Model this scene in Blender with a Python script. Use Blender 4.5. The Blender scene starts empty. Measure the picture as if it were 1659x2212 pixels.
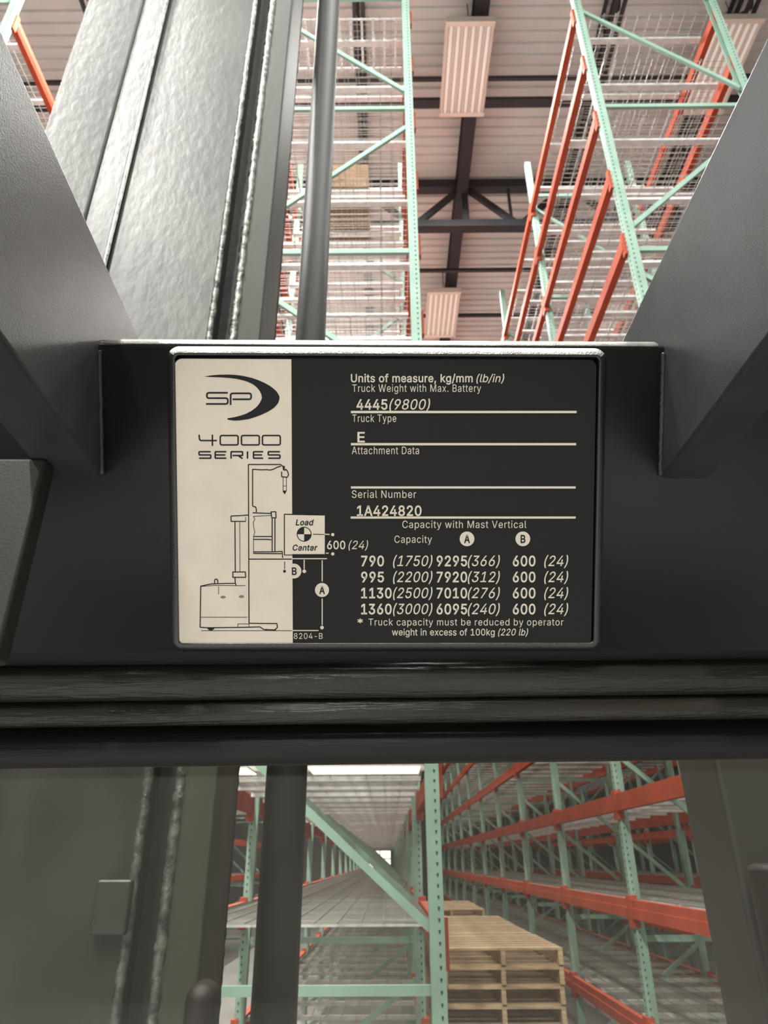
import bpy, bmesh, math, random
from mathutils import Vector, Matrix
random.seed(7)
S = bpy.context.scene
COL = S.collection

# ------------------------------------------------------------------ camera
EZ = 2.2                                   # eye height above the floor
EYE = Vector((0, 0, EZ))
FPX, W, H = 1500.0, 1659.0, 2212.0
PITCH, YAW, ROLL = math.radians(26.69), 0.0035, 0.006
CR = (Matrix.Rotation(YAW, 3, 'Z') @ Matrix.Rotation(math.pi/2 + PITCH, 3, 'X') @ Matrix.Rotation(-ROLL, 3, 'Z'))
cam = bpy.data.cameras.new('camera'); co = bpy.data.objects.new('camera', cam); COL.objects.link(co)
co.matrix_world = Matrix.Translation(EYE) @ CR.to_4x4()
cam.sensor_fit = 'VERTICAL'; cam.sensor_height = 36; cam.lens = 36*FPX/H
cam.clip_start = 0.02; cam.clip_end = 300
cam.dof.use_dof = True; cam.dof.focus_distance = 0.35; cam.dof.aperture_fstop = 26
S.camera = co

# ------------------------------------------------------------------ world, exposure, lamps
wd = bpy.data.worlds.new('world'); S.world = wd; wd.use_nodes = True
bg = wd.node_tree.nodes['Background']; bg.inputs[0].default_value = (0.94, 0.97, 1.0, 1); bg.inputs[1].default_value = .30
S.view_settings.view_transform = 'Standard'; S.view_settings.look = 'None'
S.view_settings.exposure = -0.12; S.view_settings.gamma = 1; S.view_settings.use_curve_mapping = False
CEIL = EZ + 9.95
FIX_Z = EZ + 9.35
FIX_Y = [5.6 + 4.6*k for k in range(-3, 5)]
AISLES = [(-6.9, 'far left aisle'), (-2.5, 'left aisle'), (1.1, 'aisle straight ahead'), (4.45, 'aisle right of the racking'), (8.6, 'far right aisle')]
POW = {-6.9: 300, -2.5: 950, 1.1: 290, 4.45: 120, 8.6: 60}
STAG = {-2.5: -1.8}                         # this row is staggered so its highlight lands on the mast
def area_lamp(x, y, power):
    l = bpy.data.lights.new('fixture_lamp', 'AREA'); l.shape = 'RECTANGLE'; l.size = .55; l.size_y = 1.15
    l.energy = power; l.color = (1.0, .98, .93)
    o = bpy.data.objects.new('fixture_lamp', l); COL.objects.link(o); o.location = (x, y, FIX_Z - .06)
for ax, _ in AISLES:
    for y in FIX_Y: area_lamp(ax, y + STAG.get(ax, 0), POW[ax]*(1.1 if -4 < y < 2 and ax == 1.1 else 1))

# ------------------------------------------------------------------ materials
def mat(name, col, rough=.5, metal=0, spec=.5, bump=0, bscale=200, var=0, vscale=8, emis=None, es=0, stretch=None, col2=None, coat=0):
    m = bpy.data.materials.new(name); m.use_nodes = True
    nt = m.node_tree; b = nt.nodes['Principled BSDF']
    b.inputs['Base Color'].default_value = (*col, 1); b.inputs['Roughness'].default_value = rough
    b.inputs['Metallic'].default_value = metal; b.inputs['Specular IOR Level'].default_value = spec
    b.inputs['Coat Weight'].default_value = coat
    if emis: b.inputs['Emission Color'].default_value = (*emis, 1); b.inputs['Emission Strength'].default_value = es
    if bump or var:
        tc = nt.nodes.new('ShaderNodeTexCoord'); mp = nt.nodes.new('ShaderNodeMapping')
        nt.links.new(tc.outputs['Object'], mp.inputs[0])
        if stretch: mp.inputs['Scale'].default_value = stretch
    if var:
        n = nt.nodes.new('ShaderNodeTexNoise'); n.inputs['Scale'].default_value = vscale; n.inputs['Detail'].default_value = 6
        nt.links.new(mp.outputs[0], n.inputs[0])
        mx = nt.nodes.new('ShaderNodeMix'); mx.data_type = 'RGBA'
        c2 = col2 or tuple(c*(1-var) for c in col)
        mx.inputs['A'].default_value = (*col, 1); mx.inputs['B'].default_value = (*c2, 1)
        rp = nt.nodes.new('ShaderNodeMapRange'); rp.inputs[1].default_value = .38; rp.inputs[2].default_value = .64
        nt.links.new(n.outputs[0], rp.inputs[0]); nt.links.new(rp.outputs[0], mx.inputs['Factor'])
        nt.links.new(mx.outputs['Result'], b.inputs['Base Color'])
    if bump:
        n2 = nt.nodes.new('ShaderNodeTexNoise'); n2.inputs['Scale'].default_value = bscale; n2.inputs['Detail'].default_value = 4
        nt.links.new(mp.outputs[0], n2.inputs[0])
        bp = nt.nodes.new('ShaderNodeBump'); bp.inputs['Strength'].default_value = bump; bp.inputs['Distance'].default_value = .002
        nt.links.new(n2.outputs[0], bp.inputs['Height']); nt.links.new(bp.outputs[0], b.inputs['Normal'])
    return m
M = dict(
 paint=mat('black_powder_coat', (.011,.011,.0105), .42, bump=.12, bscale=1800, var=.25, vscale=14),
 bezel=mat('bezel_gloss', (.014,.014,.014), .3, spec=1.0, bump=.2, bscale=1500),
 edge=mat('edge_highlight', (.62,.61,.57), .42, metal=.75, bump=.35, bscale=1200, var=.3, vscale=90),  # pale metal that puts the edge highlights into the colour
 rail=mat('grey_black_paint', (.050,.057,.060), .36, bump=.12, bscale=1400, var=.3, vscale=22),
 post=mat('grey_panel_paint', (.034,.034,.029), .5, bump=.08, bscale=900, var=.2, vscale=9),
 label=mat('label_black', (.012,.012,.0115), .55, spec=.3, bump=.1, bscale=1500),
 cream=mat('label_cream', (.90,.81,.69), .6, spec=.2, bump=.06, bscale=1500, var=.06, vscale=60),
 ink=mat('print_cream', (.84,.77,.66), .6, spec=.2),
 dark=mat('print_dark', (.02,.022,.025), .6, spec=.2),
 faded=mat('print_faded', (.30,.25,.16), .6, spec=.2),
 ledge=mat('worn_ledge', (.022,.021,.017), .27, bump=.5, bscale=60, var=.45, vscale=10, stretch=(1,12,12), col2=(.040,.036,.028)),
 ledge_pale=mat('worn_sill', (.040,.037,.030), .33, bump=.5, bscale=60, var=.5, vscale=9, stretch=(1,10,10), col2=(.022,.021,.018)),
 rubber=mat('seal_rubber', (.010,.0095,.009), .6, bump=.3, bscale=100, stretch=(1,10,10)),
 seal_edge=mat('orange_seal', (.13,.06,.025), .6, var=.5, vscale=30),
 mast=mat('mast_steel', (.050,.053,.044), .37, metal=.15, bump=.45, bscale=55, var=.65, vscale=6, stretch=(1,1,.45)),
 mast_dark=mat('mast_groove', (.035,.036,.032), .5, bump=.6, bscale=50, var=.4, vscale=12),
 flange=mat('mast_flange', (.050,.052,.040), .62, spec=.3, metal=0, bump=.3, bscale=60, var=.3, vscale=6, stretch=(1,1,.3)),
 weld=mat('weld_steel', (.22,.22,.20), .36, metal=.6, bump=.9, bscale=160, var=.7, vscale=60),
 hose=mat('cylinder_black', (.014,.014,.012), .65, spec=.3, bump=.2, bscale=80, var=.3, vscale=12),
 brown=mat('dark_brown', (.012,.007,.005), .6, var=.3, vscale=12),
 green=mat('rack_green', (.26,.40,.33), .6, spec=.35, bump=.2, bscale=60, var=.14, vscale=5),
 orange=mat('rack_orange', (.42,.070,.032), .7, spec=.25, bump=.2, bscale=40, var=.2, vscale=4),
 galv=mat('galvanised', (.76,.76,.76), .4, metal=.1, var=.2, vscale=20),
 wire=mat('deck_wire', (.36,.35,.33), .45, metal=.3),
 slot=mat('slot_dark', (.012,.03,.025), .8),
 roof=mat('roof_deck', (.76,.76,.74), .6, var=.12, vscale=1.2),
 steel=mat('roof_steel', (.030,.030,.036), .6, var=.2, vscale=4),
 fixture=mat('fixture_white', (.80,.74,.68), .5),
 tube=mat('tube_light', (.8,.75,.7), .5, emis=(1,.88,.80), es=.34),
 floor=mat('floor_concrete', (.30,.30,.29), .35, var=.2, vscale=.6, bump=.1, bscale=10),
 wall=mat('wall_panel', (.22,.215,.20), .7, var=.15, vscale=.5),
 wood=mat('pallet_wood', (.56,.42,.26), .7, bump=.5, bscale=25, var=.4, vscale=6, stretch=(1,6,6)),
 card=mat('carton', (.20,.11,.045), .75, var=.2, vscale=8),
 tape=mat('carton_tape', (.28,.18,.09), .4),
 strip=mat('strip_glow', (.9,.9,.85), .5, emis=(1,.98,.86), es=2.6),
 window=mat('daylight_window', (.8,.8,.8), .5, emis=(1,.97,.88), es=2.2),
)
# dirty clear polycarbonate
g = bpy.data.materials.new('clear_polycarbonate'); g.use_nodes = True; nt = g.node_tree; nt.nodes.clear()
out = nt.nodes.new('ShaderNodeOutputMaterial'); tr = nt.nodes.new('ShaderNodeBsdfTransparent'); gl = nt.nodes.new('ShaderNodeBsdfGlossy')
df = nt.nodes.new('ShaderNodeBsdfDiffuse'); df.inputs[0].default_value = (.55,.52,.45,1)
gl.inputs['Roughness'].default_value = .03; tr.inputs[0].default_value = (.93,.93,.90,1)
fr = nt.nodes.new('ShaderNodeFresnel'); fr.inputs[0].default_value = 1.5
mA = nt.nodes.new('ShaderNodeMixShader'); mB = nt.nodes.new('ShaderNodeMixShader')
tc = nt.nodes.new('ShaderNodeTexCoord'); nz = nt.nodes.new('ShaderNodeTexNoise'); nz.inputs['Scale'].default_value = 9; nz.inputs['Detail'].default_value = 5
mr = nt.nodes.new('ShaderNodeMapRange'); mr.inputs[1].default_value=.3; mr.inputs[2].default_value=.7; mr.inputs[3].default_value=.008; mr.inputs[4].default_value=.03
nt.links.new(tc.outputs['Object'], nz.inputs[0]); nt.links.new(nz.outputs[0], mr.inputs[0])
nt.links.new(mr.outputs[0], mA.inputs[0]); nt.links.new(tr.outputs[0], mA.inputs[1]); nt.links.new(df.outputs[0], mA.inputs[2])
nt.links.new(fr.outputs[0], mB.inputs[0]); nt.links.new(mA.outputs[0], mB.inputs[1]); nt.links.new(gl.outputs[0], mB.inputs[2])
nt.links.new(mB.outputs[0], out.inputs[0]); M['pane'] = g
# white translucent sheet
g = bpy.data.materials.new('white_sheet'); g.use_nodes = True; nt = g.node_tree; nt.nodes.clear()
out = nt.nodes.new('ShaderNodeOutputMaterial'); a = nt.nodes.new('ShaderNodeBsdfTranslucent'); a.inputs[0].default_value=(.95,.95,.86,1)
b = nt.nodes.new('ShaderNodeBsdfDiffuse'); b.inputs[0].default_value=(.9,.9,.84,1); mx = nt.nodes.new('ShaderNodeMixShader'); mx.inputs[0].default_value=.3
nt.links.new(a.outputs[0], mx.inputs[1]); nt.links.new(b.outputs[0], mx.inputs[2]); nt.links.new(mx.outputs[0], out.inputs[0]); M['sheet'] = g

# ------------------------------------------------------------------ helpers
class MB:
    def __init__(s): s.v, s.f = [], []
    def add(s, vs, fs):
        k = len(s.v); s.v += [tuple(p) for p in vs]; s.f += [tuple(i+k for i in f) for f in fs]; return s
    def box(s, x0, x1, y0, y1, z0, z1):
        return s.add([(x0,y0,z0),(x1,y0,z0),(x1,y1,z0),(x0,y1,z0),(x0,y0,z1),(x1,y0,z1),(x1,y1,z1),(x0,y1,z1)],
                     [(0,3,2,1),(4,5,6,7),(0,1,5,4),(1,2,6,5),(2,3,7,6),(3,0,4,7)])
    def bar(s, p, q, w, h, up=(0,1,0)):         # rectangular bar between two points
        p, q = Vector(p), Vector(q); d = (q-p).normalized(); u = Vector(up); u = (u - d*u.dot(d)).normalized(); n = d.cross(u)
        vs = []
        for c in (p, q):
            for a, b in ((-1,-1),(1,-1),(1,1),(-1,1)): vs.append(c + u*(a*w/2) + n*(b*h/2))
        return s.add(vs, [(0,1,2,3),(7,6,5,4),(0,4,5,1),(1,5,6,2),(2,6,7,3),(3,7,4,0)])
    def prism_x(s, prof, x0, x1):               # closed (y,z) profile extruded along x
        n = len(prof); vs = [(x0,y,z) for y,z in prof] + [(x1,y,z) for y,z in prof]
        return s.add(vs, [tuple(range(n)), tuple(range(2*n-1, n-1, -1))] + [(i, i+n, (i+1)%n+n, (i+1)%n) for i in range(n)])
    def prism_z(s, prof, z0, z1):
        n = len(prof); vs = [(x,y,z0) for x,y in prof] + [(x,y,z1) for x,y in prof]
        return s.add(vs, [tuple(range(n-1,-1,-1)), tuple(range(n, 2*n))] + [(i, (i+1)%n, (i+1)%n+n, i+n) for i in range(n)])
    def cyl(s, p, q, r, seg=16, jit=0, rings=1):
        p, q = Vector(p), Vector(q); d = (q-p).normalized(); u = d.orthogonal().normalized(); n = d.cross(u); vs = []
        for k in range(rings+1):
            c = p.lerp(q, k/rings)
            for i in range(seg):
                a = 2*math.pi*i/seg; rr = r*(1+random.uniform(-jit, jit)); vs.append(c + u*math.cos(a)*rr + n*math.sin(a)*rr)
        fs = [tuple(range(seg-1,-1,-1)), tuple(range(rings*seg, (rings+1)*seg))]
        for k in range(rings):
            for i in range(seg):
                j = (i+1) % seg; fs.append((k*seg+i, k*seg+j, (k+1)*seg+j, (k+1)*seg+i))
        return s.add(vs, fs)
    def mesh(s, name, m, smooth=False):
        me = bpy.data.meshes.new(name); me.from_pydata(s.v, [], s.f)
        bm = bmesh.new(); bm.from_mesh(me); bmesh.ops.recalc_face_normals(bm, faces=bm.faces)
        if smooth:
            for f in bm.faces: f.smooth = len(f.verts) == 4
        bm.to_mesh(me); bm.free()
        me.materials.append(M[m]); return me
    def obj(s, name, m, parent=None, smooth=False, bevel=0, seg=2, **kw):
        return link(name, s.mesh(name, m, smooth), parent, bevel, seg, **kw)
def link(name, me, parent=None, bevel=0, seg=2, loc=None, **kw):
    o = bpy.data.objects.new(name, me); COL.objects.link(o)
    if parent: o.parent = parent
    if loc: o.location = loc
    if bevel:
        b = o.modifiers.new('bevel', 'BEVEL'); b.width = bevel; b.segments = seg; b.limit_method = 'ANGLE'
        b.harden_normals = True
        for p in me.polygons: p.use_smooth = True
    for k, v in kw.items(): o[k] = v
    return o
def thing(name, label, cat, loc=(0,0,0), rz=0, group=None):
    o = bpy.data.objects.new(name, None); COL.objects.link(o); o.empty_display_size = .1
    o.location = loc; o.rotation_euler.z = rz; o['label'] = label; o['category'] = cat
    if group: o['group'] = group
    return o

# ------------------------------------------------------------------ floor, walls, ceiling
YW = 46.0
MB().box(-26, 30, -14, YW, -.1, 0).obj('floor', 'floor', kind='structure')
wb = MB().box(-26, -1.2, YW, YW+.2, 0, CEIL); wb.box(.15, 30, YW, YW+.2, 0, CEIL); wb.box(-1.2, .15, YW, YW+.2, 0, EZ-.45); wb.box(-1.2, .15, YW, YW+.2, EZ+.65, CEIL)
wb.obj('wall_back', 'wall', kind='structure')
w1 = MB().box(-1.2, .15, YW+.1, YW+.14, EZ-.45, EZ+.65).obj('window_1', 'window', kind='structure')
wf = MB()
for x in (-1.2, -.55, .10): wf.box(x, x+.05, YW+.02, YW+.09, EZ-.45, EZ+.65)
for z in (EZ-.45, EZ+.1, EZ+.6): wf.box(-1.2, .15, YW+.02, YW+.09, z, z+.05)
wf.obj('window_frame', 'wall', w1)
for nm, b in (('wall_left', (-26.2, -26, -14, YW+.2)), ('wall_right', (30, 30.2, -14, YW+.2)), ('wall_front', (-26.2, 30.2, -14.2, -14))):
    MB().box(*b, 0, CEIL).obj(nm, 'wall', kind='structure')
# corrugated roof deck: ribs run across the aisles
prof = []; y = -14.0; pz = CEIL
while y < YW:
    prof += [(y, pz), (y+.075, pz), (y+.088, pz+.038), (y+.139, pz+.038)]; y += .152
prof += [(YW+.2, pz+.1), (-14, pz+.1)]
ceil = MB().prism_x(prof, -26, 30).obj('ceiling', 'roof', kind='structure')
for x in (-5.3, -3.65, -1.97, -.30, 2.95, 4.6, 6.3, 8.0):            # open-web joists
    j = MB()
    for dx in (-.05, .05):
        j.box(x+dx-.022, x+dx+.022, -10, YW, CEIL-.045, CEIL-.002); j.box(x+dx-.022, x+dx+.022, -10, YW, CEIL-.50, CEIL-.455)
    y = 0.0; k = 0
    while y < 24:
        j.bar((x, y, CEIL-.47 if k%2 else CEIL-.03), (x, y+.38, CEIL-.03 if k%2 else CEIL-.47), .03, .03, (1,0,0)); y += .38; k += 1
    j.obj('roof_joist', 'steel', ceil)
j = MB().box(1.17, 1.35, -10, YW, CEIL-.36, CEIL-.33); j.box(1.17, 1.35, -10, YW, CEIL-.03, CEIL-.001); j.box(1.24, 1.28, -10, YW, CEIL-.33, CEIL-.03)
j.obj('roof_beam', 'steel', ceil)
for y, w in ((5.75,.04),(6.08,.12),(9.15,.05),(10.3,.05),(13.0,.05),(17,.1)):
    MB().box(-24, 28, y-w/2, y+w/2, CEIL-.56, CEIL-.50).obj('bridging_bar', 'steel', ceil)
for gy in (7.75, 22.0):
    gz0, gz1 = EZ+8.92, CEIL-.12
    MB().box(-24, 28, gy-.07, gy+.07, gz0-.07, gz0+.07).obj('girder_chord', 'steel', ceil)
    MB().box(-24, 28, gy-.07, gy+.07, gz1-.09, gz1+.09).obj('girder_chord', 'steel', ceil)
    for k in range(-7, 9):
        tx = 1.3 + k*1.67
        MB().bar((tx, gy, gz1), (tx-.83, gy, gz0), .07, .09).obj('girder_web', 'steel', ceil)
        MB().bar((tx, gy, gz1), (tx+.83, gy, gz0), .07, .09).obj('girder_web', 'steel', ceil)
        MB().box(tx+.70, tx+.74, gy-.02, gy+.02, gz0, gz1).obj('girder_web', 'steel', ceil)
        MB().box(tx-.05, tx+.05, gy-.05, gy+.05, gz0, gz1).obj('girder_web', 'steel', ceil)

# ------------------------------------------------------------------ light fixtures
hb = MB().box(-.31,.31,-.62,.62,.02,.08)
for e in (-1, 1): hb.box(-.31,.31,min(e*.62,e*.56),max(e*.62,e*.56),-.03,.02)
hm = hb.mesh('housing', 'fixture')
tm = MB().cyl((0,-.56,0),(0,.56,0),.021, 8).mesh('tube', 'tube', True)
rm = MB().box(-.008,.008,-.56,.56,-.028,.02).mesh('reflector', 'fixture')
rod = MB().cyl((0,0,.08),(0,0,.59),.006,6).mesh('hanger', 'steel')
ordn = ['first','second','third','fourth','fifth','sixth','seventh','eighth','ninth','tenth','eleventh','twelfth']
for ax, an in AISLES:
    for k, y in enumerate(FIX_Y):
        nv = 3
        if k < nv: where = 'fluorescent high bay fixture over the %s, behind the operator, %s back' % (an, ordn[nv-1-k])
        else: where = 'long striped fluorescent fixture over the %s, %s one ahead' % (an, ordn[k-nv])
        t = thing('ceiling_light', where, 'ceiling light', (ax, y + STAG.get(ax, 0), FIX_Z), 0, 'fluorescent fixtures hung over the aisles')
        link('housing', hm, t)
        for i in range(6): link('tube', tm, t, loc=(-.235+.094*i, 0, -.004))
        for i in range(7): link('reflector', rm, t, loc=(-.282+.094*i, 0, 0))
        for s in (-1, 1): link('hanger', rod, t, loc=(0, .5*s, 0))

# ------------------------------------------------------------------ racking
LV = [EZ+z for z in (-1.11,-.29,.51,1.33,2.14,2.96,3.78,4.6,5.38,6.2,7.06,7.86)]
BAY, Y0, NB, TOP = 2.44, 4.1, 15, EZ+8.75
HZ = [EZ+z for z in (-2.0,-.567,1.10,2.77,4.43,6.27,8.1)]
def upright_mesh(face):                     # open channel post, 76 x 70 mm, lips towards the rack inside
    m = MB(); w = .038
    m.box(-w, w, -.035, -.031, 0, TOP); m.box(-w, w, .031, .035, 0, TOP)
    m.box(-w if face < 0 else w-.004, -w+.004 if face < 0 else w, -.031, .031, 0, TOP)
    m.box(-.06, .06, -.05, .05, 0, .008)
    return m.mesh('upright', 'green')
def slots_mesh(face):
    m = MB(); z = .15; w = .038
    while z < TOP-.1:
        sx = face*.013
        m.box(sx-.0055, sx+.0055, -.0356, -.0346, z, z+.012); m.box(sx-.003, sx+.003, -.0356, -.0346, z-.007, z)
        xx = face*w
        m.box(xx-.0008, xx+.0008, -.008, .008, z, z+.014)
        z += .0508
    return m.mesh('slots', 'slot')
UP = {-1: upright_mesh(-1), 1: upright_mesh(1)}; SL = {-1: slots_mesh(-1), 1: slots_mesh(1)}
def beam_mesh():
    m = MB().box(-.024, .024, .03, BAY-.03, -.135, 0)
    m.box(-.034, .024, .03, BAY-.03, -.135, -.06)
    return m.mesh('load_beam', 'orange')
BM = beam_mesh()
BR = MB().box(-.030, .030, -.004, .05, -.20, .03).mesh('end_bracket', 'orange')
DEPTH = 1.40
BARM = MB().box(.02, DEPTH-.02, -.029, .029, -.028, 0).mesh('deck_bar', 'galv')
def deck_mesh(fine=True):
    m = MB(); y = .06
    while y < BAY-.05:
        m.box(.02, DEPTH-.02, y-.0018, y+.0018, 0, .004); y += .062
    x = .05
    while x < DEPTH: m.box(x-.0025, x+.0025, .04, BAY-.04, .004, .009); x += .12
    return m.mesh('wire_deck', 'wire')
DK = deck_mesh()
def brace(m, z0, z1, xa, xb, y): m.bar((xa, y, z0), (xb, y, z1), .028, .042)
def rack(name, label, x0, x1, inner_first, nb, full, skip=()):
    """x0<x1 post centres; frames stand at Y0+k*BAY; 'full' bays get a mesh per piece"""
    t = thing('pallet_rack', label, 'rack', (x0, Y0, 0), 0, 'racking rows')
    wdt = x1-x0
    far_f, far_b, far_d, far_s = MB(), MB(), MB(), MB()
    for k in range(nb+1):
        y = k*BAY; near = k <= full
        flip = inner_first
        if near:
            for xx, f in ((0, 1), (wdt, -1)):
                u = link('upright', UP[-f], t, loc=(xx, y, 0))
                if k < 2: link('slots', SL[-f], u, kind='stuff')
        else:
            for xx in (0, wdt): far_f.box(xx-.038, xx+.038, y-.035, y+.035, 0, TOP)
        for i, z in enumerate(HZ):
            if near: 
                m = MB(); m.bar((.03, y, z), (wdt-.03, y, z), .03, .045); m.obj('horizontal_brace', 'green', t)
            else: far_f.bar((.03, y, z), (wdt-.03, y, z), .03, .045)
            if i < len(HZ)-1:
                lo, hi = z+.26, HZ[i+1]-.27
                up_left = (i % 2 == 1) if i != 3 else True
                up_left = {0: False, 1: True, 2: False, 3: True, 4: False, 5: True}[i]
                if flip: up_left = not up_left
                a, b = (hi, lo) if up_left else (lo, hi)
                if near: m = MB(); m.bar((.03, y, a), (wdt-.03, y, b), .028, .042); m.obj('diagonal_brace', 'green', t)
                else: far_f.bar((.03, y, a), (wdt-.03, y, b), .028, .042)
    for k in range(nb):
        for li, z in enumerate(LV):
            if (k, li) in skip: continue
            y = k*BAY
            if k < full:
                for xx, r in ((0-.03, 0), (wdt+.03, 1)):
                    b = link('load_beam', BM, t, loc=(xx, y, z))
                    for yy in (.01, BAY-.05): link('end_bracket', BR, b, loc=(0, yy, 0))
                for i in range(4): link('deck_bar', BARM, t, loc=(0, y+.30+.61*i, z))
                link('wire_deck', DK, t, loc=(0, y, z), kind='stuff')
            else:
                for xx in (-.03, wdt+.03):
                    far_b.box(xx-.024, xx+.024, y+.03, y+BAY-.03, z-.135, z)
                    for yy in (y+.01, y+BAY-.05): far_b.box(xx-.026, xx+.026, yy, yy+.05, z-.20, z+.03)
                for i in range(4): far_d.box(.02, wdt-.02, y+.28+.61*i, y+.32+.61*i, z-.028, z)
                if k < 9: link('wire_deck', DK, t, loc=(0, y, z), kind='stuff')
                else: 
                    for i in range(8): far_s.box(.02, wdt-.02, y+.1+.3*i, y+.14+.3*i, z, z+.006)
    far_f.obj('far_frames', 'green', t, kind='stuff'); far_b.obj('far_beams', 'orange', t, kind='stuff')
    far_d.obj('far_deck_bars', 'galv', t, kind='stuff')
    if far_s.v: far_s.obj('far_decks', 'wire', t, kind='stuff')
    return t
left_rack = rack('left', 'green and orange rack row behind the round black cylinder, end frame facing the truck', -1.16, .24, False, NB, 3)
rack('right', 'green and orange rack row on the right side of the aisle ahead', 2.02, 3.42, False, NB, 4)
rack('farleft', 'rack row at the far left, seen beyond the mast in the top left corner', -5.25, -3.85, False, 8, 1)
rack('farright', 'rack row standing behind the right-hand rack, across the next aisle', 5.5, 6.9, False, NB, 1)
rack('farfar', 'most distant rack row on the right, seen through the nearer racks', 7.1, 8.5, False, NB, 1) if 0 else None

pk = MB().box(-.012, .012, .07, .60, .010, .030).mesh('picket', 'galv')
for i in range(11): link('picket', pk, left_rack, loc=(.10+.12*i, 0, LV[11]))
for yy in (.09, .59): MB().box(.03, 1.37, yy-.008, yy+.008, .030, .042).obj('picket_rail', 'galv', left_rack, loc=(0, 0, LV[11]))

# ------------------------------------------------------------------ cartons and glowing strips on the left rack
def carton(x, y, z, w, d, h, label):
    t = thing('carton', label, 'box', (x, y, z), 0, 'cartons on the upper left rack')
    MB().box(-w/2, w/2, -d/2, d/2, 0, h).obj('box_body', 'card', t, bevel=.004)
    MB().box(-.03, .03, -d/2-.001, d/2+.001, h, h+.002).obj('tape', 'tape', t)
carton(-.47, 5.78, LV[10]+.012, .58, .42, .40, 'brown carton on an upper deck of the left rack, nearer of two')
carton(-.47, 6.30, LV[10]+.012, .58, .24, .34, 'smaller brown carton behind the other on the upper left rack')
for x0, x1, lab in ((-.46, .19, 'bright glowing strip under the shelf, between black cylinder and green upright'), (-1.12, -.79, 'short glowing strip under the shelf, seen between mast and black cylinder')):  # bright strips of unknown nature, built as glowing panels
    t = thing('glowing_strip', lab, 'light', ((x0+x1)/2, 4.305, LV[2]-.0285), 0, 'glowing strips under the left rack shelf')
    w = (x1-x0)/2
    MB().box(-w, w, -.165, .165, -.007, 0).obj('strip_body', 'fixture', t, bevel=.001)
    MB().box(-w+.008, w-.008, -.16, .16, -.010, -.0071).obj('glow_panel', 'strip', t)

# ------------------------------------------------------------------ pallets
PW, PD, PH = 1.02, 1.22, .139
BD = MB().box(-PW/2, PW/2, -.045, .045, 0, .016).mesh('deck_board', 'wood')
BDW = MB().box(-PW/2, PW/2, -.07, .07, 0, .016).mesh('deck_board', 'wood')
ST = MB()
ST.box(-.019, .019, -PD/2, PD/2, .016, .123)
ST = ST.mesh('stringer', 'wood')
def pallet(parent): 
    for i in range(7):
        yy = -PD/2+.07 + (PD-.14)*i/6
        link('deck_board', BDW if i in (0, 6) else BD, parent, loc=(0, yy, .123))
    for i in (0, 3, 6): link('deck_board', BD, parent, loc=(0, -PD/2+.07+(PD-.14)*i/6, 0))
    for x in (-PW/2+.019, 0, PW/2-.019): link('stringer', ST, parent, loc=(x, 0, 0))
wm = MB()
for i in range(7):
    yy = -PD/2+.05 + (PD-.1)*i/6; wm.box(-PW/2, PW/2, yy-.05, yy+.05, .123, .139)
    if i in (0, 3, 6): wm.box(-PW/2, PW/2, yy-.05, yy+.05, 0, .016)
for x in (-PW/2+.019, 0, PW/2-.019): wm.box(x-.019, x+.019, -PD/2, PD/2, .016, .123)
WPM = wm.mesh('wooden_pallet', 'wood')
rowname = ['nearest stack', 'second stack ahead', 'third stack ahead', 'fourth stack ahead', 'fifth stack ahead', 'sixth stack ahead']
for s in range(6):
    n = 11 - (1 if s in (3,) else 0)
    for i in range(n):
        o = ordn[n-1-i] if n-1-i > 0 else 'topmost'
        lab = ('pale wooden pallet, topmost of the %s in the aisle' if i == n-1 else 'pale wooden pallet, '+o+' from the top of the %s in the aisle') % rowname[s]
        jx = random.uniform(-.012, .012); loc = (.96+jx, 7.0+PD/2+s*1.33+random.uniform(-.012,.012), i*PH)
        if s == 0 or i == n-1:
            t = thing('wooden_pallet', lab, 'pallet', loc, random.uniform(-.008,.008), 'wooden pallets stacked in the aisle'); pallet(t)
        else:
            link('wooden_pallet', WPM, loc=loc, label=lab, category='pallet', group='wooden pallets stacked in the aisle')

# ================================================================== the order picker truck
TYAW = YAW + .0163
TR = Matrix.Rotation(-TYAW, 3, 'Z')
truck = thing('order_picker_truck', 'black order picker truck with capacity plate, mast at left and clear window', 'forklift', (0,0,0), TYAW)
def ray(px, py):                            # direction of a photo point in the truck's own axes
    return TR @ CR @ Vector(((px-W/2)/FPX, (H/2-py)/FPX, -1))
def hx(px): 
    r = ray(px, 1850); return r.x/r.y
A = math.radians(29.9)
U = Vector((0, -math.sin(A), math.cos(A))); N = Vector((0, -math.cos(A), -math.sin(A))); X = Vector((1, 0, 0))
O = EYE + ray(W/2, H/2)*.35                # a point on the crossbeam's face
def face(px, py, n=0):                      # photo point -> (s, t) on the face plane raised by n
    r = ray(px, py); k = ((O + N*n) - EYE).dot(N)/r.dot(N); p = EYE + r*k - O
    return p.dot(X), p.dot(U)
def loc3(s, t, n): return O + X*s + U*t + N*n
PM = Matrix.Translation(O) @ Matrix((X, U, N)).transposed().to_4x4()

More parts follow.
